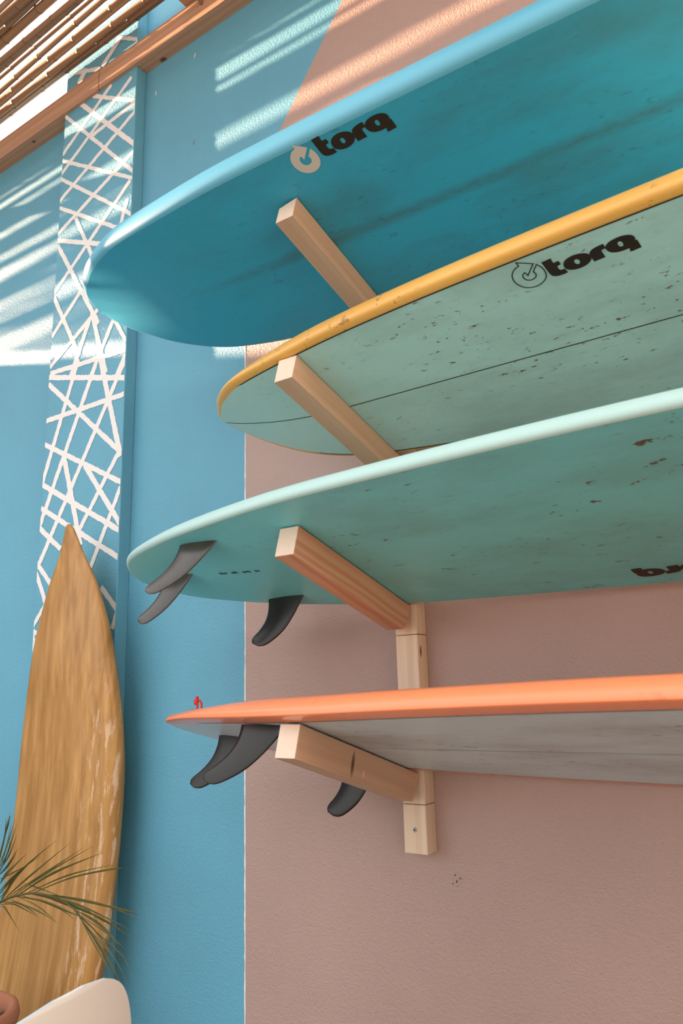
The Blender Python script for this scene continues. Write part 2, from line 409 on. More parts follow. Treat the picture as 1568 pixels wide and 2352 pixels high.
for k in range(10):
    L = 4.0; r = rc.uniform(.0075, .0115); x = rc.uniform(.05, .2); nd = []
    while x < L: nd.append(x); x += rc.uniform(.17, .30)
    V, F, nd = cane_mesh(L, r, nd, rc.uniform(-.02, .02))
    me = bpy.data.meshes.new('bamboo_cane'); me.from_pydata([tuple(v) for v in V], [], F)
    me.materials.append(M['cane']); me.materials.append(M['cane_node'])
    me.polygons.foreach_set('use_smooth', [True] * len(me.polygons))
    mi = []
    for p in me.polygons:
        cx = p.center.x; mi.append(1 if any(abs(cx - q) < .0032 for q in nd) else 0)
    me.polygons.foreach_set('material_index', mi)
    cane_var.append((me, r))
y = -.072; cnt = 0
while y > -1.2 and cnt < 290:
    for x0 in (-5.78, -2.75, .1):
        me, r = rc.choice(cane_var)
        o = bpy.data.objects.new('bamboo_cane', me); C.objects.link(o); o.parent = roof
        s = rc.uniform(.85, 1.35); flip = rc.random() < .5
        Lx = 3.35 if x0 < 0 else 3.1
        ang = rc.gauss(-.012, .012)
        o.scale = (Lx / 4.0 + .02, s, s)
        o.location = (x0 + rc.uniform(-.02, .02), y - ang * 1.6 + rc.uniform(-.004, .004), rc.uniform(0, .012))
        o.rotation_euler = (rc.uniform(0, 6.28), rc.uniform(-.002, .002), ang)
        cnt += 1
    y -= .018 if y > -.11 or -.52 < y < -.42 and rc.random() < .75 else rc.choice([.018, .019, .020, .022, .024, .031])

# ================================================================ RACK
TILT = 0.2943; D = .0421; PW = .0553; W = .045
OUT = Vector((0, -math.cos(TILT), math.sin(TILT))); UPV = Vector((0, math.sin(TILT), math.cos(TILT)))
ARM = {1: (.8263, .0528, .4545), 2: (.4711, .0539, .4634), 3: (.1300, .0585, .4650), 4: (-.2260, .0593, .4695)}
rack = empty('board_rack', loc=(0, 0, -.3866))
tag(rack, 'pine wall rack of one upright post with four arms carrying the surfboards', 'rack')
PZ = -.3866
def local(o, parent): o.parent = parent; o.matrix_parent_inverse = parent.matrix_world.inverted()
bpy.context.view_layer.update()
zs = [PZ] + [ARM[i][0] - ARM[i][1] / math.cos(TILT) for i in (4, 3, 2, 1)] + [.98]
for i in range(5):
    lo = zs[i] + (.0006 if i else 0); hi = zs[i + 1] - .0006
    bm = bmesh.new(); h = hi - lo
    add_box(bm, (0, 0, 0), (h, PW, D - .0002), bev=.0012)
    o = bm_obj('post_block', bm, M['post'] if i != 1 else wood('pale_pine_post_knotty', (.72, .60, .47), (.56, .40, .27), streak=.4, knots=[(.3195, .055, .029, .016, .008, .006, (.10, .05, .02))]), rack)
    # local x up, y along +X, z out of the wall (-Y)
    o.matrix_local = rack.matrix_world.inverted() @ Matrix(((0, 1, 0, 0), (0, 0, -1, -.0002), (1, 0, 0, lo), (0, 0, 0, 1)))
for i in (1, 2, 3, 4):
    z0, h, L = ARM[i]; L -= D
    bm = bmesh.new()
    # local frame: x along the arm, y = +X of the world, z up; rear end cut vertical against the post
    t = math.tan(TILT)
    add_box(bm, (0, 0, -h), (L, W, 0))
    for v in bm.verts:
        if v.co.x < .01: v.co.x = .0002 - v.co.z * -t if False else (.0003 + (-v.co.z) * t)
    bm.edges.ensure_lookup_table()
    if i == 1:      # the sawn-off corner of the topmost arm
        es = [e for e in bm.edges if all(v.co.x > .1 and abs(v.co.y) < 1e-5 for v in e.verts)]
    bmesh.ops.bevel(bm, geom=bm.edges[:], offset=.0009, segments=1, affect='EDGES')
    if i == 1:
        for v in bm.verts:
            if v.co.x > L - .004 and v.co.z > -.004 and v.co.y < .004: v.co.z -= .010
    o = bm_obj('arm', bm, {3: M['timber3'], 4: M['timber4']}.get(i, M['timber']), rack)
    o.data.materials.append(M['sawn'])
    for pg in o.data.polygons:
        if pg.normal.x > .9: pg.material_index = 1
    Mx = Matrix(((0, 1, 0, 0), (OUT.y, 0, UPV.y, -D), (OUT.z, 0, UPV.z, z0), (0, 0, 0, 1)))
    o.matrix_local = rack.matrix_world.inverted() @ Mx
# screw near the foot of the post
V = []; F = []
for k in range(16):
    a = 2 * math.pi * k / 16; V += [(.0052 * math.cos(a), 0, .0052 * math.sin(a)), (.0040 * math.cos(a), -.0014, .0040 * math.sin(a))]
F = [(2 * k, 2 * ((k + 1) % 16), 2 * ((k + 1) % 16) + 1, 2 * k + 1) for k in range(16)] + [tuple(2 * k + 1 for k in range(16))]
sc = obj('screw', V, F, M['steel'], rack); sc.location = (.0277, -D - .0002, -.3388 - PZ)
bm = bmesh.new(); add_box(bm, (-.0026, -.0018, -.0006), (.0026, -.0012, .0006)); add_box(bm, (-.0006, -.0018, -.0026), (.0006, -.0012, .0026))
bm_obj('screw_slot', bm, M['slot'], sc)

# ================================================================ SURFBOARDS
NODE = np.array([0, .08, .17, .28, .42, .6, .85, 1.15, 1.5])
def pch(xs, ys, q):
    xs = np.array(xs); ys = np.array(ys); h = np.diff(xs); d = np.diff(ys) / h
    mm = np.zeros(len(xs))
    for i in range(1, len(xs) - 1):
        if d[i - 1] * d[i] > 0:
            w1 = 2 * h[i] + h[i - 1]; w2 = h[i] + 2 * h[i - 1]; mm[i] = (w1 + w2) / (w1 / d[i - 1] + w2 / d[i])
    mm[0] = d[0]; mm[-1] = d[-1]
    i = np.clip(np.searchsorted(xs, q) - 1, 0, len(h) - 1); t = (q - xs[i]) / h[i]
    return (2 * t**3 - 3 * t**2 + 1) * ys[i] + (t**3 - 2 * t**2 + t) * h[i] * mm[i] + (-2 * t**3 + 3 * t**2) * ys[i + 1] + (t**3 - t**2) * h[i] * mm[i + 1]

class Board:
    """shape in the board's own frame: x from the visible tip along the board, y across (+ = outer rail), z from bottom to deck"""
    def __init__(s, wn, k, S, a, nc, bu, kt, cut, total, dome, tailk=.05, cap=.29):
        s.wn = np.concatenate([[0], wn]); s.k, s.S, s.a, s.nc, s.bu, s.kt = k, S, a, nc, bu, kt
        s.cut, s.total, s.dome, s.tailk, s.cap = cut, total, dome, tailk, cap
        s.wc = float(pch(NODE, s.wn, np.array([math.sqrt(cut)]))[0])
    def w(s, x):
        x = np.asarray(x, float)
        a = pch(NODE, s.wn, np.sqrt(np.clip(x, 0, s.cut)))
        t = np.clip((x - s.cut) / (s.total - s.cut), 0, 1)
        return np.where(x <= s.cut, a, s.wc * np.sqrt(np.clip(1 - t**2.2, 0, 1)))
    def rock(s, x):
        x = np.asarray(x, float)
        return s.k * np.clip(1 - x / s.S, 0, None)**2 + s.tailk * np.clip((x - (s.total - .7)) / .7, 0, None)**2
    def rail(s, x):
        x = np.asarray(x, float); xx = np.minimum(x, s.total - x)
        t = np.clip(xx / .45, 0, 1); t = t * t * (3 - 2 * t); k = s.kt + (1 - s.kt) * t
        return s.a * np.clip(.35 + xx / .15, 0, 1), s.nc * k, s.bu * k
    def build(s, root, mb, mr, md, names=('bottom', 'rail', 'deck')):
        t = np.concatenate([np.linspace(0, 1, 34)[1:]**2 * .5, np.linspace(.5, s.total - .4, 46)[1:], s.total - .4 * (1 - np.linspace(0, 1, 26)[1:])**2])
        x = np.concatenate([[1e-5], t]); x[-1] = s.total - 1e-5
        w = np.maximum(s.w(x), 0); w[0] = min(w[0], .0015); w[-1] = .001
        dx = np.gradient(x); dw = np.gradient(w); L = np.hypot(dx, dw)
        a, nc, bu = s.rail(x); r = s.rock(x)
        A = np.radians([-90, -72, -54, -36, -18, 0, 18, 36, 54, 72, 90]); n = len(x)
        def rim(side, j):
            mx, my = -dw[j] / L[j], side * dx[j] / L[j]; R = []
            for th in A:
                off = -a[j] + a[j] * math.cos(th); zz = r[j] + nc[j] + (nc[j] if th < 0 else bu[j]) * math.sin(th)
                yy = side * w[j] + off * my
                if yy * side < 0: yy = 0.0
                xa = x[j] + off * mx
                R.append((xa, yy, zz - r[j] + float(s.rock(max(0.0, xa)))))
            return R
        rims = {sd: [rim(sd, j) for j in range(n)] for sd in (1, -1)}
        # rail
        V = []; F = []; K = len(A)
        for sd in (1, -1):
            b0 = len(V)
            for j in range(n): V += rims[sd][j]
            for j in range(n - 1):
                for k in range(K - 1):
                    q = (b0 + j * K + k, b0 + (j + 1) * K + k, b0 + (j + 1) * K + k + 1, b0 + j * K + k + 1)
                    F.append(q[::-1] if sd > 0 else q)
        for j in (0, n - 1):
            o2 = n * K + j * K
            for k in range(K - 1):
                q = (j * K + k, j * K + k + 1, o2 + k + 1, o2 + k); F.append(q if j == 0 else q[::-1])
        parts = [obj(names[1], V, F, mr, root, True)]
        # bottom and deck skins, spanning between the rails
        for which, mat, nm in ((0, mb, names[0]), (K - 1, md, names[2])):
            V = []; F = []; cols = 9
            for j in range(n):
                p, q = Vector(rims[1][j][which]), Vector(rims[-1][j][which])
                ww = abs(p.y - q.y) / 2
                for c in range(cols):
                    u = c / (cols - 1); y = p.y * (1 - u) + q.y * u
                    e = 1 - abs(2 * u - 1)                # 0 at rails, 1 at the middle
                    xx = p.x * (1 - e) + x[j] * e if e < 1 else x[j]
                    zz = (p.z - s.z(max(0, p.x))) * (1 - u) + (q.z - s.z(max(0, q.x))) * u + s.z(max(0, xx))
                    if which: zz += s.dome * min(1, ww / .18) * (1 - (1 - e)**2)
                    V.append((xx, y, zz))
            for j in range(n - 1):
                for c in range(cols - 1):
                    q = (j * cols + c, j * cols + c + 1, (j + 1) * cols + c + 1, (j + 1) * cols + c)
                    F.append(q if not which else q[::-1])
            F = [f[::-1] for f in F] if True else F
            parts.append(obj(nm, V, F, mat, root, True))
        return parts
    def z(s, x): return float(s.rock(x))

def frame(i, ut, v0, psi):
    z0 = ARM[i][0]; O = Vector((0, -D, z0)); X = Vector((1, 0, 0)); cp, sp = math.cos(psi), math.sin(psi)
    ex = X * cp + OUT * sp; ey = -X * sp + OUT * cp; ez = UPV
    p = O + X * ut + OUT * v0 + UPV * .0012
    # parts are drawn with + y towards the outer rail; mirror() turns them into this right-handed frame
    Mx = Matrix.Identity(4)
    for r in range(3): Mx[r][0] = ex[r]; Mx[r][1] = -ey[r]; Mx[r][2] = ez[r]; Mx[r][3] = p[r]
    return Mx

def mirror(root):
    for o in root.children_recursive:
        o.location.y *= -1; o.rotation_euler.x *= -1; o.rotation_euler.z *= -1
        if o.type == 'MESH':
            o.data.transform(Matrix.Diagonal((1, -1, 1, 1))); o.data.flip_normals()

def strip(root, name, mat, pts, hw, dz=-.0007):
    """flat thin ribbon on the bottom along (x, y, z) points"""
    V = []; F = []; P = [Vector(p) for p in pts]
    for i, p in enumerate(P):
        d = P[min(i + 1, len(P) - 1)] - P[max(i - 1, 0)]; n = Vector((-d.y, d.x, 0)).normalized()
        h = hw[i] if hasattr(hw, '__len__') else hw
        V += [p + n * h + Vector((0, 0, dz)), p - n * h + Vector((0, 0, dz))]
        if i: F.append((2 * i - 2, 2 * i - 1, 2 * i + 1, 2 * i))
    return obj(name, V, F, mat, root)

def decal(root, name, mat, bd, outer, holes=(), dz=-.0006):
    loops = [[Vector((p[0], p[1], 0)) for p in outer]] + [[Vector((p[0], p[1], 0)) for p in h] for h in holes]
    tri = tessellate_polygon(loops); flat = [p for l in loops for p in l]
    V = [(p.x, p.y, bd.z(p.x) + dz) for p in flat]
    return obj(name, V, [tuple(t) for t in tri], mat, root)

def smooth_loop(P, k=2):
    """rounded version of a polygon made of short chords; keeps true corners"""
    P = [Vector(p) for p in P]
    for _ in range(k):
        Q = []
        n = len(P)
        for i in range(n):
            a, b, c = P[i - 1], P[i], P[(i + 1) % n]
            u = (b - a); v = (c - b)
            if u.length < 1e-9 or v.length < 1e-9: Q.append(b); continue
            ang = abs(u.angle_signed(v, 0.0))
            if ang > math.radians(42) or max(u.length, v.length) > .011: Q.append(b)
            else: Q += [b - u * .25, b + v * .25]
        P = Q
    return P

LOGO = {"t":[[0.9286,0.2283],[0.9469,0.2289],[0.946,0.2223],[0.9462,0.2168],[0.9558,0.2169],[0.9565,0.2076],[0.9502,0.2067],[0.9489,0.2057],[0.9484,0.2025],[0.9487,0.1971],[0.9505,0.1949],[0.9534,0.1942],[0.9578,0.1945],[0.9592,0.1834],[0.9523,0.1827],[0.9432,0.1831],[0.9365,0.1851],[0.9317,0.189],[0.9299,0.1951],[0.9295,0.2024]],"o":[[0.9615,0.2082],[0.9656,0.2123],[0.9728,0.2153],[0.9814,0.2166],[0.9911,0.2156],[0.9993,0.2124],[1.0045,0.2087],[1.0071,0.2044],[1.0077,0.1987],[1.0064,0.1927],[1.0022,0.188],[0.996,0.1844],[0.9876,0.1824],[0.9784,0.1823],[0.9693,0.1844],[0.9626,0.1883],[0.9591,0.1929],[0.9584,0.1988],[0.9592,0.2039]],"oh":[[0.9788,0.2034],[0.9818,0.2053],[0.9852,0.2046],[0.9871,0.2015],[0.9874,0.197],[0.9862,0.1942],[0.9837,0.1927],[0.9807,0.1933],[0.9788,0.1959],[0.9781,0.1997]],"r":[[1.0072,0.2041],[1.0095,0.2085],[1.0127,0.2115],[1.0178,0.2135],[1.0249,0.2148],[1.0308,0.2153],[1.0358,0.2153],[1.0362,0.2079],[1.0354,0.2037],[1.0306,0.204],[1.0282,0.2026],[1.0277,0.2004],[1.0284,0.1852],[1.0083,0.1845],[1.0079,0.193],[1.0066,0.1928],[1.008,0.1986]],"q":[[1.036,0.2067],[1.04,0.2111],[1.0459,0.2146],[1.0544,0.2166],[1.0645,0.2171],[1.0732,0.2155],[1.0799,0.2125],[1.0838,0.2089],[1.0855,0.2036],[1.085,0.1987],[1.084,0.1965],[1.0869,0.1961],[1.0878,0.1766],[1.0686,0.1756],[1.0698,0.1846],[1.0619,0.1841],[1.0536,0.1847],[1.0452,0.1872],[1.0392,0.1916],[1.0366,0.1965],[1.0353,0.2025]],"qh":[[1.0571,0.2055],[1.0597,0.2071],[1.0627,0.2065],[1.0644,0.2037],[1.0645,0.1978],[1.0638,0.1956],[1.0611,0.1941],[1.058,0.1951],[1.0562,0.1982],[1.0561,0.2028]],"e":[[0.8888,0.2365],[0.9127,0.2184],[0.8916,0.198],[0.8903,0.2074],[0.8866,0.206],[0.8839,0.2031],[0.8824,0.1997],[0.8823,0.195],[0.8839,0.1904],[0.8871,0.1869],[0.8916,0.1852],[0.8965,0.1853],[0.9011,0.1872],[0.9036,0.1898],[0.9051,0.194],[0.9048,0.198],[0.9035,0.2009],[0.9166,0.2136],[0.9202,0.2064],[0.9218,0.1973],[0.9212,0.1884],[0.9181,0.1799],[0.9143,0.175],[0.9083,0.1703],[0.901,0.1675],[0.8929,0.1664],[0.8847,0.1675],[0.8773,0.171],[0.8707,0.1767],[0.8668,0.1839],[0.8642,0.1917],[0.8638,0.2001],[0.8656,0.2082],[0.8685,0.2144],[0.8725,0.219],[0.8784,0.2236],[0.8835,0.2255],[0.8889,0.2269]]}
def place_logo(root, bd, f_txt, f_emb, emblem):
    names = {'t': 'letter_t', 'o': 'letter_o', 'r': 'letter_r', 'q': 'letter_q'}
    word = empty('wordmark'); word.parent = root
    for i, k in enumerate('torq'):
        h = [smooth_loop([f_txt(p) for p in LOGO[k + 'h']])] if k + 'h' in LOGO else []
        decal(word, names[k], M['print'], bd, smooth_loop([f_txt(p) for p in LOGO[k]]), h, -.0006 - .0001 * i)
    P = smooth_loop([f_emb(p) for p in LOGO['e']])
    if emblem == 'solid': decal(root, 'emblem', M['print_white'], bd, P)
    elif emblem == 'line':
        Q = P + [P[0], P[1]]
        V = []; F = []; hw = .0009
        for i in range(len(P)):
            a, b, c = P[i - 1], P[i], P[(i + 1) % len(P)]
            n1 = Vector((-(b - a).y, (b - a).x)).normalized(); n2 = Vector((-(c - b).y, (c - b).x)).normalized()
            nn = (n1 + n2); nn = nn.normalized() * min(2.2, 1 / max(.3, nn.length / 2)) if nn.length > 1e-6 else n1
            zz = bd.z(b.x) - .0007
            V += [(b.x + nn.x * hw, b.y + nn.y * hw, zz), (b.x - nn.x * hw, b.y - nn.y * hw, zz)]
        n = len(P)
        for i in range(n):
            j = (i + 1) % n; F.append((2 * i, 2 * i + 1, 2 * j + 1, 2 * j))
        obj('emblem', V, F, M['print'], root)
def sim(mr, mi, ca, cb):
    mm = complex(mr, mi)
    def f(p):
        z = mm * (complex(*p) - ca) + cb; return Vector((z.real, z.imag))
    return f
ident = lambda p: Vector(p)

# fin outline, x measured from its rear base corner, z downwards from the bottom
FIN = [(0, 0), (.0038, -.0200), (.0034, -.0400), (-.0030, -.0580), (-.0165, -.0755), (-.0300, -.0870), (-.0365, -.0960), (-.0335, -.1050), (-.0105, -.1128), (.0165, -.1095), (.0560, -.0860), (.0815, -.0565), (.0999, -.0243), (.1117, 0)]
def resample(P, m):
    P = [Vector(p) for p in P]; Q = [P[0] * 2 - P[1]] + P + [P[-1] * 2 - P[-2]]; R = []
    for i in range(1, len(Q) - 2):
        for k in range(8):
            t = k / 8; a, b, c, d = Q[i - 1], Q[i], Q[i + 1], Q[i + 2]
            R.append(.5 * ((2 * b) + (c - a) * t + (2 * a - 5 * b + 4 * c - d) * t * t + (3 * b - a - 3 * c + d) * t**3))
    R.append(P[-1]); L = [0.0]
    for a, b in zip(R, R[1:]): L.append(L[-1] + (b - a).length)
    out = []; k = 0
    for i in range(m):
        t = L[-1] * (1 - (1 - i / (m - 1))**1.5)
        while k < len(L) - 2 and L[k + 1] < t: k += 1
        f = (t - L[k]) / max(1e-9, L[k + 1] - L[k]); out.append(R[k] + (R[k + 1] - R[k]) * min(1, max(0, f)))
    return out
def fin(root, x, y, z, sx=1.0, cant=0.0, toe=0.0, mat=None, rake=0.0):
    """foiled blade: chords run from the leading to the trailing edge, thickest a third of the way back"""
    Q = [(p[0] * sx - rake * (-p[1] / .1128)**1.4, p[1], 0) for p in FIN]
    m = 26; tip = 7
    TE_ = resample(Q[:tip + 1], m); LE_ = resample(Q[tip:][::-1], m)
    U = [0, .03, .1, .22, .38, .56, .75, .9, 1.0]; c = len(U); V = []; F = []
    for sd in (1, -1):
        for i in range(m):
            ch = (TE_[i] - LE_[i]).length
            for u in U:
                p = LE_[i] + (TE_[i] - LE_[i]) * u
                th = min(.0052, ch * .09) * 1.6 * math.sqrt(u) * (1 - u)**.7 + .0005
                V.append((p.x, sd * th, p.y))
    for sd in (0, 1):
        for i in range(m - 1):
            for k in range(c - 1):
                q = (sd * m * c + i * c + k, sd * m * c + (i + 1) * c + k, sd * m * c + (i + 1) * c + k + 1, sd * m * c + i * c + k + 1)
                F.append(q if sd == 0 else q[::-1])
    for i in range(m - 1):
        for k in (0, c - 1):
            q = (i * c + k, m * c + i * c + k, m * c + (i + 1) * c + k, (i + 1) * c + k); F.append(q if k == 0 else q[::-1])
    o = obj('fin', V, F, mat or M['fin'], root, True)
    o.rotation_euler = (cant, 0, toe); o.location = (x, y, z)
    V, Fp = tube([(.123 * sx, 0, -.0004), (.123 * sx, 0, .002)], .0024, 8)
    obj('fin_screw', V, Fp, M['slot'], o)
    return o

# ---- board 1: the blue foam longboard
B1 = Board([.0361, .0742, .1171, .1704, .2232, .2484, .2420, .2180], .1084, .6214, .0194, .0304, .0374, .5325, 1.8, 2.55, .012)
r1 = empty('surfboard', frame(1, -.7818, .2938, -.0167))
tag(r1, 'bright blue longboard with a white round emblem, topmost on the wall rack', 'surfboard')
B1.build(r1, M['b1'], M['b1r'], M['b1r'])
place_logo(r1, B1, ident, ident, 'solid')
# ---- board 2: mint with a yellow rail
B2 = Board([.0236, .0523, .1024, .1581, .2032, .2400, .2635, .2780], .0584, .3576, .0177, .0116, .0349, .4163, 1.3, 2.35, .02)
r2 = empty('surfboard', frame(2, -.3376, .2316, .0028))
tag(r2, 'mint green surfboard with yellow rail and black centre line, second from top', 'surfboard')
B2.build(r2, M['b2'], M['yellow'], M['b2'])
xs = [.012 + .02 * k for k in range(110)]
strip(r2, 'centre_line', M['black_line'], [(x, 0, B2.z(x)) for x in xs], .0011)
def pin(root, bd, hw, name='pinline', mat=None, inset=0.0):
    for sd in (1, -1):
        x = np.concatenate([np.linspace(.02, .7, 60)**2 + .0, np.linspace(.5, bd.total - .25, 60)[1:]])
        w = bd.w(x); dx = np.gradient(x); dw = np.gradient(w); L = np.hypot(dx, dw); a, nc, bu = bd.rail(x)
        off = a + inset
        P = [(x[j] + off[j] * dw[j] / L[j], sd * max(0, w[j] - off[j] * dx[j] / L[j]), float(bd.rock(x[j])) - .0002) for j in range(len(x))]
        strip(root, name, mat or M['black_line'], P, hw, -.0007)
pin(r2, B2, .0014)
place_logo(r2, B2, sim(.8771, .0607, complex(1.0049, .2041), complex(.9551, .1906)), sim(.8873, .1008, complex(.8928, .2030), complex(.8585, .1947)), 'line')
# ---- board 3: teal thruster, tail to the left
B3 = Board([.0349, .0707, .1164, .1581, .2071, .2591, .2770, .2770], .0205, .7432, .0086, .0111, .0183, .6496, 1.35, 2.4, .022)
r3 = empty('surfboard', frame(3, -.5753, .2572, .008))
tag(r3, 'teal surfboard with lit-toned mint rail and three black fins, third from top', 'surfboard')
B3.build(r3, M['b3'], M['b3r'], M['b3r'])
place_logo(r3, B3, sim(-1.0023, -.0760, complex(1.0698, .1888), complex(1.1352, -.2030)), sim(-1.0023, -.0760, complex(1.0698, .1888), complex(1.1352, -.2030)), None)
fin(r3, .300, .157, B3.z(.35), .92, math.radians(7), math.radians(-3), M['fin_grey'], .026)
fin(r3, .104, .018, B3.z(.16), .85, 0, 0, M['fin_grey'], .03)
fin(r3, .288, -.152, B3.z(.35), .98, math.radians(-4), math.radians(2))
# tiny hand-written line of measurements between the fins
def scribble(root, bd, x0, y0, x1, y1, h):
    rr = random.Random(5); d = Vector((x1 - x0, y1 - y0)); L = d.length; d /= L; n = Vector((-d.y, d.x))
    groups = [(0, .21, 6, 0), (.235, .24, 0, 1), (.30, .47, 5, 0), (.505, .51, 0, 1), (.58, .77, 6, 0), (.80, .805, 0, 1), (.88, 1.0, 3, 0)]
    for a, b, k, dot in groups:
        if dot: pts = [(a, 0), (a + .012, .1)]
        else:
            pts = []
            for j in range(k):
                t = a + (b - a) * j / k; s = (b - a) / k
                pts += [(t, rr.uniform(-.5, -.2)), (t + s * .3, rr.uniform(.2, .5)), (t + s * .55, rr.uniform(-.5, .1)), (t + s * .8, rr.uniform(-.1, .4))]
        P = []
        for t, q in pts:
            p = Vector((x0, y0)) + d * t * L + n * q * h; P.append((p.x, p.y, bd.z(p.x)))
        strip(root, 'handwriting', M['print'], P, .0008)
scribble(r3, B3, .2727, .0057, .3876, -.0008, .013)
# ---- board 4: white with an orange rail
B4 = Board([.0394, .0774, .1108, .1536, .1982, .2543, .2924, .2983], .0340, .6616, .0337, .004, .0400, .45, 1.25, 2.3, .016)
r4 = empty('surfboard', frame(4, -.4579, .2310, .0138))
tag(r4, 'greyish white surfboard with bright orange rail and red leash cord, lowest on the rack', 'surfboard')
B4.build(r4, M['b4'], M['orange'], M['orange'])
pin(r4, B4, .0010)
strip(r4, 'centre_line', M['black_line'], [(x, 0, B4.z(x)) for x in [.24 + .03 * k for k in range(60)]], .0006)
fin(r4, .339, .160, B4.z(.4), .97, math.radians(6), math.radians(-2), None, .03)
fin(r4, .130, .005, B4.z(.15), .92, 0, 0, None, .03)
fin(r4, .352, -.160, B4.z(.4), .84, math.radians(-4), math.radians(2))
# red leash string: a loop with a knot rising from the deck near the tail
lo = empty('leash_cord'); lo.parent = r4; lo.location = (.110, .076, .0570); lo.scale = (1.35, 1.35, 1.3)
V, F = tube([(.016, 0, -.012), (.0155, 0, .004), (.013, 0, .0115), (.008, 0, .0165), (.003, 0, .0175)], .0017, 8); obj('loop', V, F, M['red'], lo, True)
V, F = tube([(.0065, .001, -.012), (.006, 0, .004), (.004, 0, .012), (.002, 0, .0165)], .0017, 8); obj('loop', V, F, M['red'], lo, True)
V, F = tube([(.0035, 0, .009), (.0015, 0, .011), (.0005, 0, .015), (.001, 0, .0185), (.0005, 0, .022), (-.0005, 0, .0235)], [.0015, .0036, .0043, .0034, .0022, .0012], 10); obj('knot', V, F, M['red'], lo, True)
V, F = tube([(-.008, 0, -.001), (-.004, 0, .0005), (.004, 0, .0005), (.012, 0, -.003)], .0016, 8); obj('cord_end', V, F, M['red'], lo, True)

for r_ in (r1, r2, r3, r4): mirror(r_)

# ---- the old golden board leaning on the pilaster
LE = .12
dn = Vector((0, -math.sin(LE), -math.cos(LE))); nn = Vector((0, -math.cos(LE), math.sin(LE)))
ut, v0, psi = -.4372, .0440, -.0631
cp, sp = math.cos(psi), math.sin(psi); X = Vector((1, 0, 0))
ex = dn * cp + X * sp; ey = -dn * sp + X * cp
p = Vector((-1.1, .015, 0)) + dn * ut + X * v0
MG = Matrix.Identity(4)
for r in range(3): MG[r][0] = ex[r]; MG[r][1] = ey[r]; MG[r][2] = nn[r]; MG[r][3] = p[r]
BG = Board([.0125, .0266, .0526, .1137, .1797, .2319, .2344, .2400], .2151, 1.1885, .030, .0257, .0297, .3331, 1.1, 1.755, .006, tailk=0.0)
rg = empty('surfboard', MG)
tag(rg, 'old worn golden brown surfboard standing upright against the blue pilaster', 'surfboard')
BG.build(rg, M['gold'], M['gold'], M['gold'])

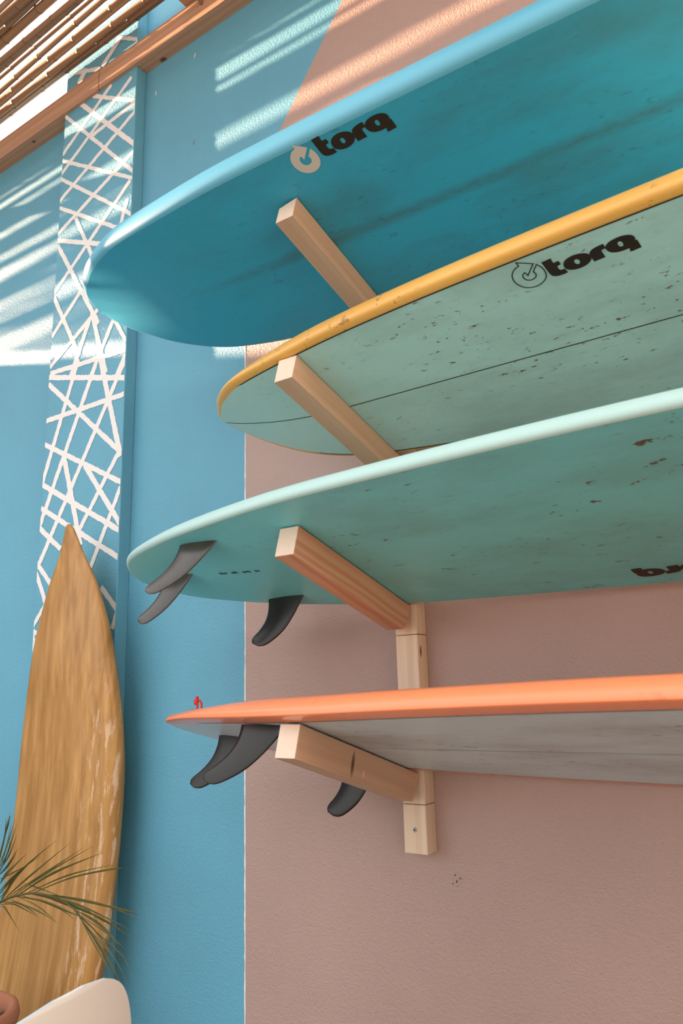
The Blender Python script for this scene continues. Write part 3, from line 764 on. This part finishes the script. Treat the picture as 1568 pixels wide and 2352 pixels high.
# ================================================================ PALM IN A POT
PALM = [{"r":[[-1.072,-0.32,-0.563],[-1.027,-0.32,-0.545],[-0.99,-0.32,-0.531],[-0.946,-0.32,-0.519],[-0.891,-0.32,-0.509],[-0.828,-0.32,-0.506],[-0.775,-0.32,-0.511],[-0.731,-0.32,-0.523],[-0.704,-0.32,-0.537]],"l":[[[-1.02,-0.32,-0.539],[-0.921,-0.333,-0.456],[-0.771,-0.346,-0.373]],[[-1.022,-0.32,-0.537],[-0.962,-0.318,-0.471],[-0.874,-0.316,-0.422]],[[-1.001,-0.32,-0.53],[-0.9,-0.327,-0.471],[-0.738,-0.333,-0.379]],[[-0.987,-0.32,-0.525],[-0.857,-0.315,-0.461],[-0.716,-0.31,-0.391]],[[-0.966,-0.32,-0.521],[-0.838,-0.314,-0.455],[-0.686,-0.307,-0.386]],[[-0.946,-0.32,-0.517],[-0.784,-0.342,-0.448],[-0.583,-0.363,-0.382]],[[-0.92,-0.32,-0.513],[-0.727,-0.344,-0.447],[-0.539,-0.369,-0.401]],[[-0.891,-0.32,-0.508],[-0.755,-0.309,-0.461],[-0.62,-0.298,-0.431],[-0.599,-0.286,-0.433]],[[-1.03,-0.32,-0.519],[-0.969,-0.332,-0.483],[-0.902,-0.344,-0.446]],[[-1.029,-0.32,-0.525],[-0.945,-0.333,-0.47],[-0.87,-0.347,-0.432]],[[-1.032,-0.32,-0.503],[-1.017,-0.295,-0.466],[-1.0,-0.27,-0.437]],[[-1.033,-0.32,-0.492],[-0.979,-0.321,-0.472],[-0.933,-0.323,-0.453]],[[-1.028,-0.32,-0.535],[-1.008,-0.303,-0.503],[-0.999,-0.286,-0.476]],[[-0.793,-0.32,-0.502],[-0.873,-0.321,-0.494],[-0.94,-0.322,-0.49]],[[-0.866,-0.32,-0.506],[-0.716,-0.315,-0.503],[-0.605,-0.311,-0.508],[-0.521,-0.306,-0.523]],[[-0.838,-0.32,-0.507],[-0.663,-0.332,-0.499],[-0.519,-0.343,-0.496],[-0.467,-0.355,-0.496]],[[-0.824,-0.32,-0.509],[-0.731,-0.316,-0.513],[-0.609,-0.311,-0.534],[-0.542,-0.307,-0.548]],[[-0.775,-0.32,-0.511],[-0.692,-0.308,-0.529],[-0.628,-0.295,-0.549],[-0.566,-0.283,-0.574]],[[-0.755,-0.32,-0.519],[-0.645,-0.319,-0.544],[-0.59,-0.318,-0.571]],[[-0.741,-0.32,-0.523],[-0.66,-0.312,-0.542],[-0.607,-0.304,-0.573],[-0.594,-0.296,-0.599]],[[-0.731,-0.32,-0.527],[-0.662,-0.314,-0.56],[-0.614,-0.309,-0.598],[-0.574,-0.303,-0.634]],[[-0.72,-0.32,-0.533],[-0.629,-0.335,-0.565],[-0.553,-0.349,-0.589],[-0.482,-0.364,-0.625]],[[-0.71,-0.32,-0.538],[-0.668,-0.311,-0.576],[-0.623,-0.303,-0.621],[-0.586,-0.294,-0.665]],[[-0.707,-0.32,-0.539],[-0.667,-0.317,-0.579],[-0.625,-0.314,-0.618],[-0.599,-0.311,-0.652]],[[-0.704,-0.32,-0.539],[-0.618,-0.327,-0.566],[-0.54,-0.333,-0.591],[-0.502,-0.34,-0.617]],[[-0.707,-0.32,-0.535],[-0.583,-0.343,-0.549],[-0.472,-0.367,-0.57]],[[-0.982,-0.32,-0.534],[-0.932,-0.308,-0.545],[-0.879,-0.296,-0.559],[-0.842,-0.283,-0.578]],[[-0.941,-0.32,-0.526],[-0.877,-0.321,-0.533],[-0.821,-0.322,-0.548],[-0.784,-0.323,-0.562]],[[-0.931,-0.32,-0.52],[-0.854,-0.313,-0.526],[-0.794,-0.305,-0.538],[-0.748,-0.298,-0.557]],[[-1.026,-0.32,-0.55],[-0.989,-0.307,-0.548],[-0.958,-0.295,-0.559],[-0.916,-0.282,-0.575]],[[-1.011,-0.32,-0.543],[-0.962,-0.313,-0.541],[-0.916,-0.306,-0.553],[-0.899,-0.299,-0.567]],[[-1.025,-0.32,-0.556],[-1.028,-0.306,-0.56],[-1.016,-0.292,-0.588],[-0.993,-0.278,-0.623]],[[-0.964,-0.32,-0.524],[-0.839,-0.324,-0.52],[-0.737,-0.327,-0.53],[-0.684,-0.331,-0.533]],[[-0.891,-0.32,-0.511],[-0.838,-0.31,-0.515],[-0.768,-0.3,-0.527],[-0.702,-0.29,-0.54]],[[-0.852,-0.32,-0.509],[-0.773,-0.322,-0.509],[-0.672,-0.324,-0.519],[-0.62,-0.326,-0.55]]]},{"r":[[-1.16,-0.26,-0.555],[-1.146,-0.26,-0.501],[-1.135,-0.26,-0.455],[-1.117,-0.26,-0.4],[-1.101,-0.26,-0.354]],"l":[[[-1.132,-0.26,-0.482],[-1.146,-0.238,-0.447],[-1.159,-0.216,-0.382]],[[-1.133,-0.26,-0.473],[-1.135,-0.241,-0.434],[-1.133,-0.222,-0.364]],[[-1.132,-0.26,-0.486],[-1.068,-0.28,-0.437],[-1.006,-0.3,-0.36]],[[-1.131,-0.26,-0.492],[-1.066,-0.278,-0.446],[-1.009,-0.296,-0.388]],[[-1.13,-0.26,-0.501],[-1.067,-0.274,-0.464],[-1.01,-0.288,-0.42]],[[-1.134,-0.26,-0.464],[-1.159,-0.237,-0.43],[-1.175,-0.213,-0.356]],[[-1.135,-0.26,-0.455],[-1.115,-0.263,-0.406],[-1.087,-0.266,-0.359]],[[-1.129,-0.26,-0.503],[-1.105,-0.254,-0.482],[-1.082,-0.247,-0.448]],[[-1.132,-0.26,-0.446],[-1.103,-0.27,-0.4],[-1.087,-0.28,-0.353]],[[-1.127,-0.26,-0.525],[-1.106,-0.26,-0.501],[-1.073,-0.259,-0.472]],[[-1.127,-0.26,-0.426],[-1.105,-0.266,-0.389],[-1.092,-0.271,-0.359]],[[-1.141,-0.26,-0.509],[-1.098,-0.267,-0.459],[-1.055,-0.275,-0.378]]]}]
palm = empty('potted_palm', loc=(-1.066, -.40, ZF))
tag(palm, 'feathery potted palm in a terracotta pot at the lower left edge', 'plant')
PO = Vector((-1.066, -.40, ZF))
def lathe(name, prof, mat, parent, n=40, smooth=True):
    V = []; F = []
    for r, z in prof:
        for k in range(n): a = 2 * math.pi * k / n; V.append((r * math.cos(a), r * math.sin(a), z))
    for i in range(len(prof) - 1):
        for k in range(n): F.append((i * n + k, i * n + (k + 1) % n, (i + 1) * n + (k + 1) % n, (i + 1) * n + k))
    F.append(tuple(range(n))[::-1])
    return obj(name, V, F, mat, parent, smooth)
RZ = .528
lathe('pot', [(.085, 0), (.098, .02), (.122, RZ - .06), (.126, RZ - .055), (.146, RZ - .045), (.151, RZ - .025), (.146, RZ - .006), (.137, RZ), (.127, RZ - .006), (.121, RZ - .02), (.119, RZ - .055)], M['terracotta'], palm)
V, F = [], []
for k in range(30): a = 2 * math.pi * k / 30; V.append((.121 * math.cos(a), .121 * math.sin(a), RZ - .05))
obj('soil', V, [tuple(range(30))], M['soil'], palm)
V = []; F = []; rr = random.Random(11)
for k in range(170):
    a = rr.uniform(0, 6.283); q = .112 * math.sqrt(rr.random()); c = Vector((q * math.cos(a), q * math.sin(a), RZ - .043 + rr.uniform(0, .014)))
    Rm = Matrix.Rotation(rr.uniform(0, 6.28), 3, 'Z') @ Matrix.Rotation(rr.uniform(-.7, .7), 3, 'X')
    l, w_, t = rr.uniform(.007, .016), rr.uniform(.004, .009), .002
    b = len(V)
    for sx, sy, sz in ((-1, -1, -1), (1, -1, -1), (1, 1, -1), (-1, 1, -1), (-1, -1, 1), (1, -1, 1), (1, 1, 1), (-1, 1, 1)):
        V.append(c + Rm @ Vector((sx * l, sy * w_ * rr.uniform(.7, 1), sz * t)))
    F += [tuple(b + i for i in f) for f in ((0, 3, 2, 1), (4, 5, 6, 7), (0, 1, 5, 4), (1, 2, 6, 5), (2, 3, 7, 6), (3, 0, 4, 7))]
tag(obj('bark_chips', V, F, M['bark'], palm), kind='stuff')
def catmull(P, n):
    P = [Vector(p) for p in P]; Q = [P[0] * 2 - P[1]] + P + [P[-1] * 2 - P[-2]]; R = []
    for i in range(1, len(Q) - 2):
        for k in range(n):
            t = k / n; a, b, c, d = Q[i - 1], Q[i], Q[i + 1], Q[i + 2]
            R.append(.5 * ((2 * b) + (c - a) * t + (2 * a - 5 * b + 4 * c - d) * t * t + (3 * b - a - 3 * c + d) * t**3))
    R.append(P[-1]); return R
def leaflet(P, wmax, parent, mat):
    P = catmull(P, 5); V = []; F = []; n = len(P)
    for i, q in enumerate(P):
        t = i / (n - 1); d = (P[min(i + 1, n - 1)] - P[max(i - 1, 0)]).normalized()
        side = d.cross(Vector((.55, -.78, -.2))).normalized(); nor = side.cross(d).normalized()
        w_ = wmax * (math.sin(math.pi * min(1, .12 + t * .5 + .0)) if t < .5 else max(.06, 1 - (t - .5) * 2 * .94) * 1.0)
        V += [q + side * w_, q + nor * w_ * .45, q - side * w_]
        if i: b = 3 * (i - 1); F += [(b, b + 1, b + 4, b + 3), (b + 1, b + 2, b + 5, b + 4)]
    return obj('leaflet', V, F, mat, parent, True)
rr = random.Random(2)
for fi, fd in enumerate(PALM):
    R = [Vector(q) - PO for q in fd['r']]
    st = catmull([Vector((0, 0, RZ - .05)), Vector((-.06, .0, RZ + .12)), R[0]] + R[1:], 4)
    V, F = tube(st, [.0042 * (1 - .8 * i / (len(st) - 1)) + .0005 for i in range(len(st))], 6)
    fr_ = obj('frond_stem', V, F, M['leaf'], palm, True)
    for L in fd['l']:
        leaflet([Vector(q) - PO for q in L], rr.uniform(.0016, .0026) * (1.5 if (fi == 0 and rr.random() < .3) else 1), fr_, M['leaf'])
for az in (3.3, 3.9, 4.6):       # the fronds that arch away to the left, out of the frame
    ax = Vector((math.cos(az), math.sin(az) * .5 - .15, 0))
    st = catmull([Vector((0, 0, RZ - .05)), ax * .10 + Vector((0, 0, RZ + .25)), ax * .28 + Vector((0, 0, RZ + .42)), ax * .48 + Vector((0, 0, RZ + .36))], 5)
    V, F = tube(st, [.0042 * (1 - .8 * i / (len(st) - 1)) + .0005 for i in range(len(st))], 6)
    fr_ = obj('frond_stem', V, F, M['leaf'], palm, True)
    for i in range(4, len(st) - 1):
        d = (st[i + 1] - st[i]).normalized(); sd = d.cross(Vector((0, 0, 1))).normalized()
        for s in (1, -1): leaflet([st[i], st[i] + d * .08 + sd * s * .08, st[i] + d * .15 + sd * s * .15 - Vector((0, 0, .05))], .002, fr_, M['leaf'])

# ================================================================ WHITE CHAIR
CH = Vector((-.300, -.843, ZF))
chair = empty('shell_chair', loc=CH)
tag(chair, 'white moulded plastic chair, its rounded backrest top showing at the bottom left corner', 'chair')
chair.rotation_euler = (0, 0, math.radians(192.5))
PR = catmull([(-.205, 0, .855), (-.187, 0, .73), (-.165, 0, .60), (-.14, 0, .52), (-.09, 0, .465), (0, 0, .445), (.12, 0, .45), (.21, 0, .452), (.25, 0, .435)], 14)
V = []; F = []; NU = 61; nP = len(PR)
for i, q in enumerate(PR):
    t = i / (nP - 1)
    w_ = .225 * (max(0, 1 - (1 - min(1, (t + .0006) / .26))**2.5))**(1 / 2.5)
    if t > .84: w_ *= (1 - ((t - .84) / .17)**3 * .6)
    wrap = max(0, 1 - t / .62) * .05; cup = max(0, min(1, (t - .35) / .2)) * .03
    for k in range(NU):
        u = math.sin(math.pi / 2 * (2 * k / (NU - 1) - 1))
        V.append((q.x + wrap * (u * w_ / .225)**2, u * w_, q.z + cup * u * u))
    if i:
        for k in range(NU - 1): F.append(((i - 1) * NU + k, i * NU + k, i * NU + k + 1, (i - 1) * NU + k + 1))
sh = obj('shell', V, F, M['white_plastic'], chair, True)
sm = sh.modifiers.new('thickness', 'SOLIDIFY'); sm.thickness = .006
for lx, ly in ((.15, .15), (.15, -.15), (-.10, .15), (-.10, -.15)):
    V, F = tube([(lx * .75, ly * .75, .448), (lx * 1.25, ly * 1.25, 0)], [.016, .010], 10)
    obj('leg', V, F, M['chair_wood'], chair, True)
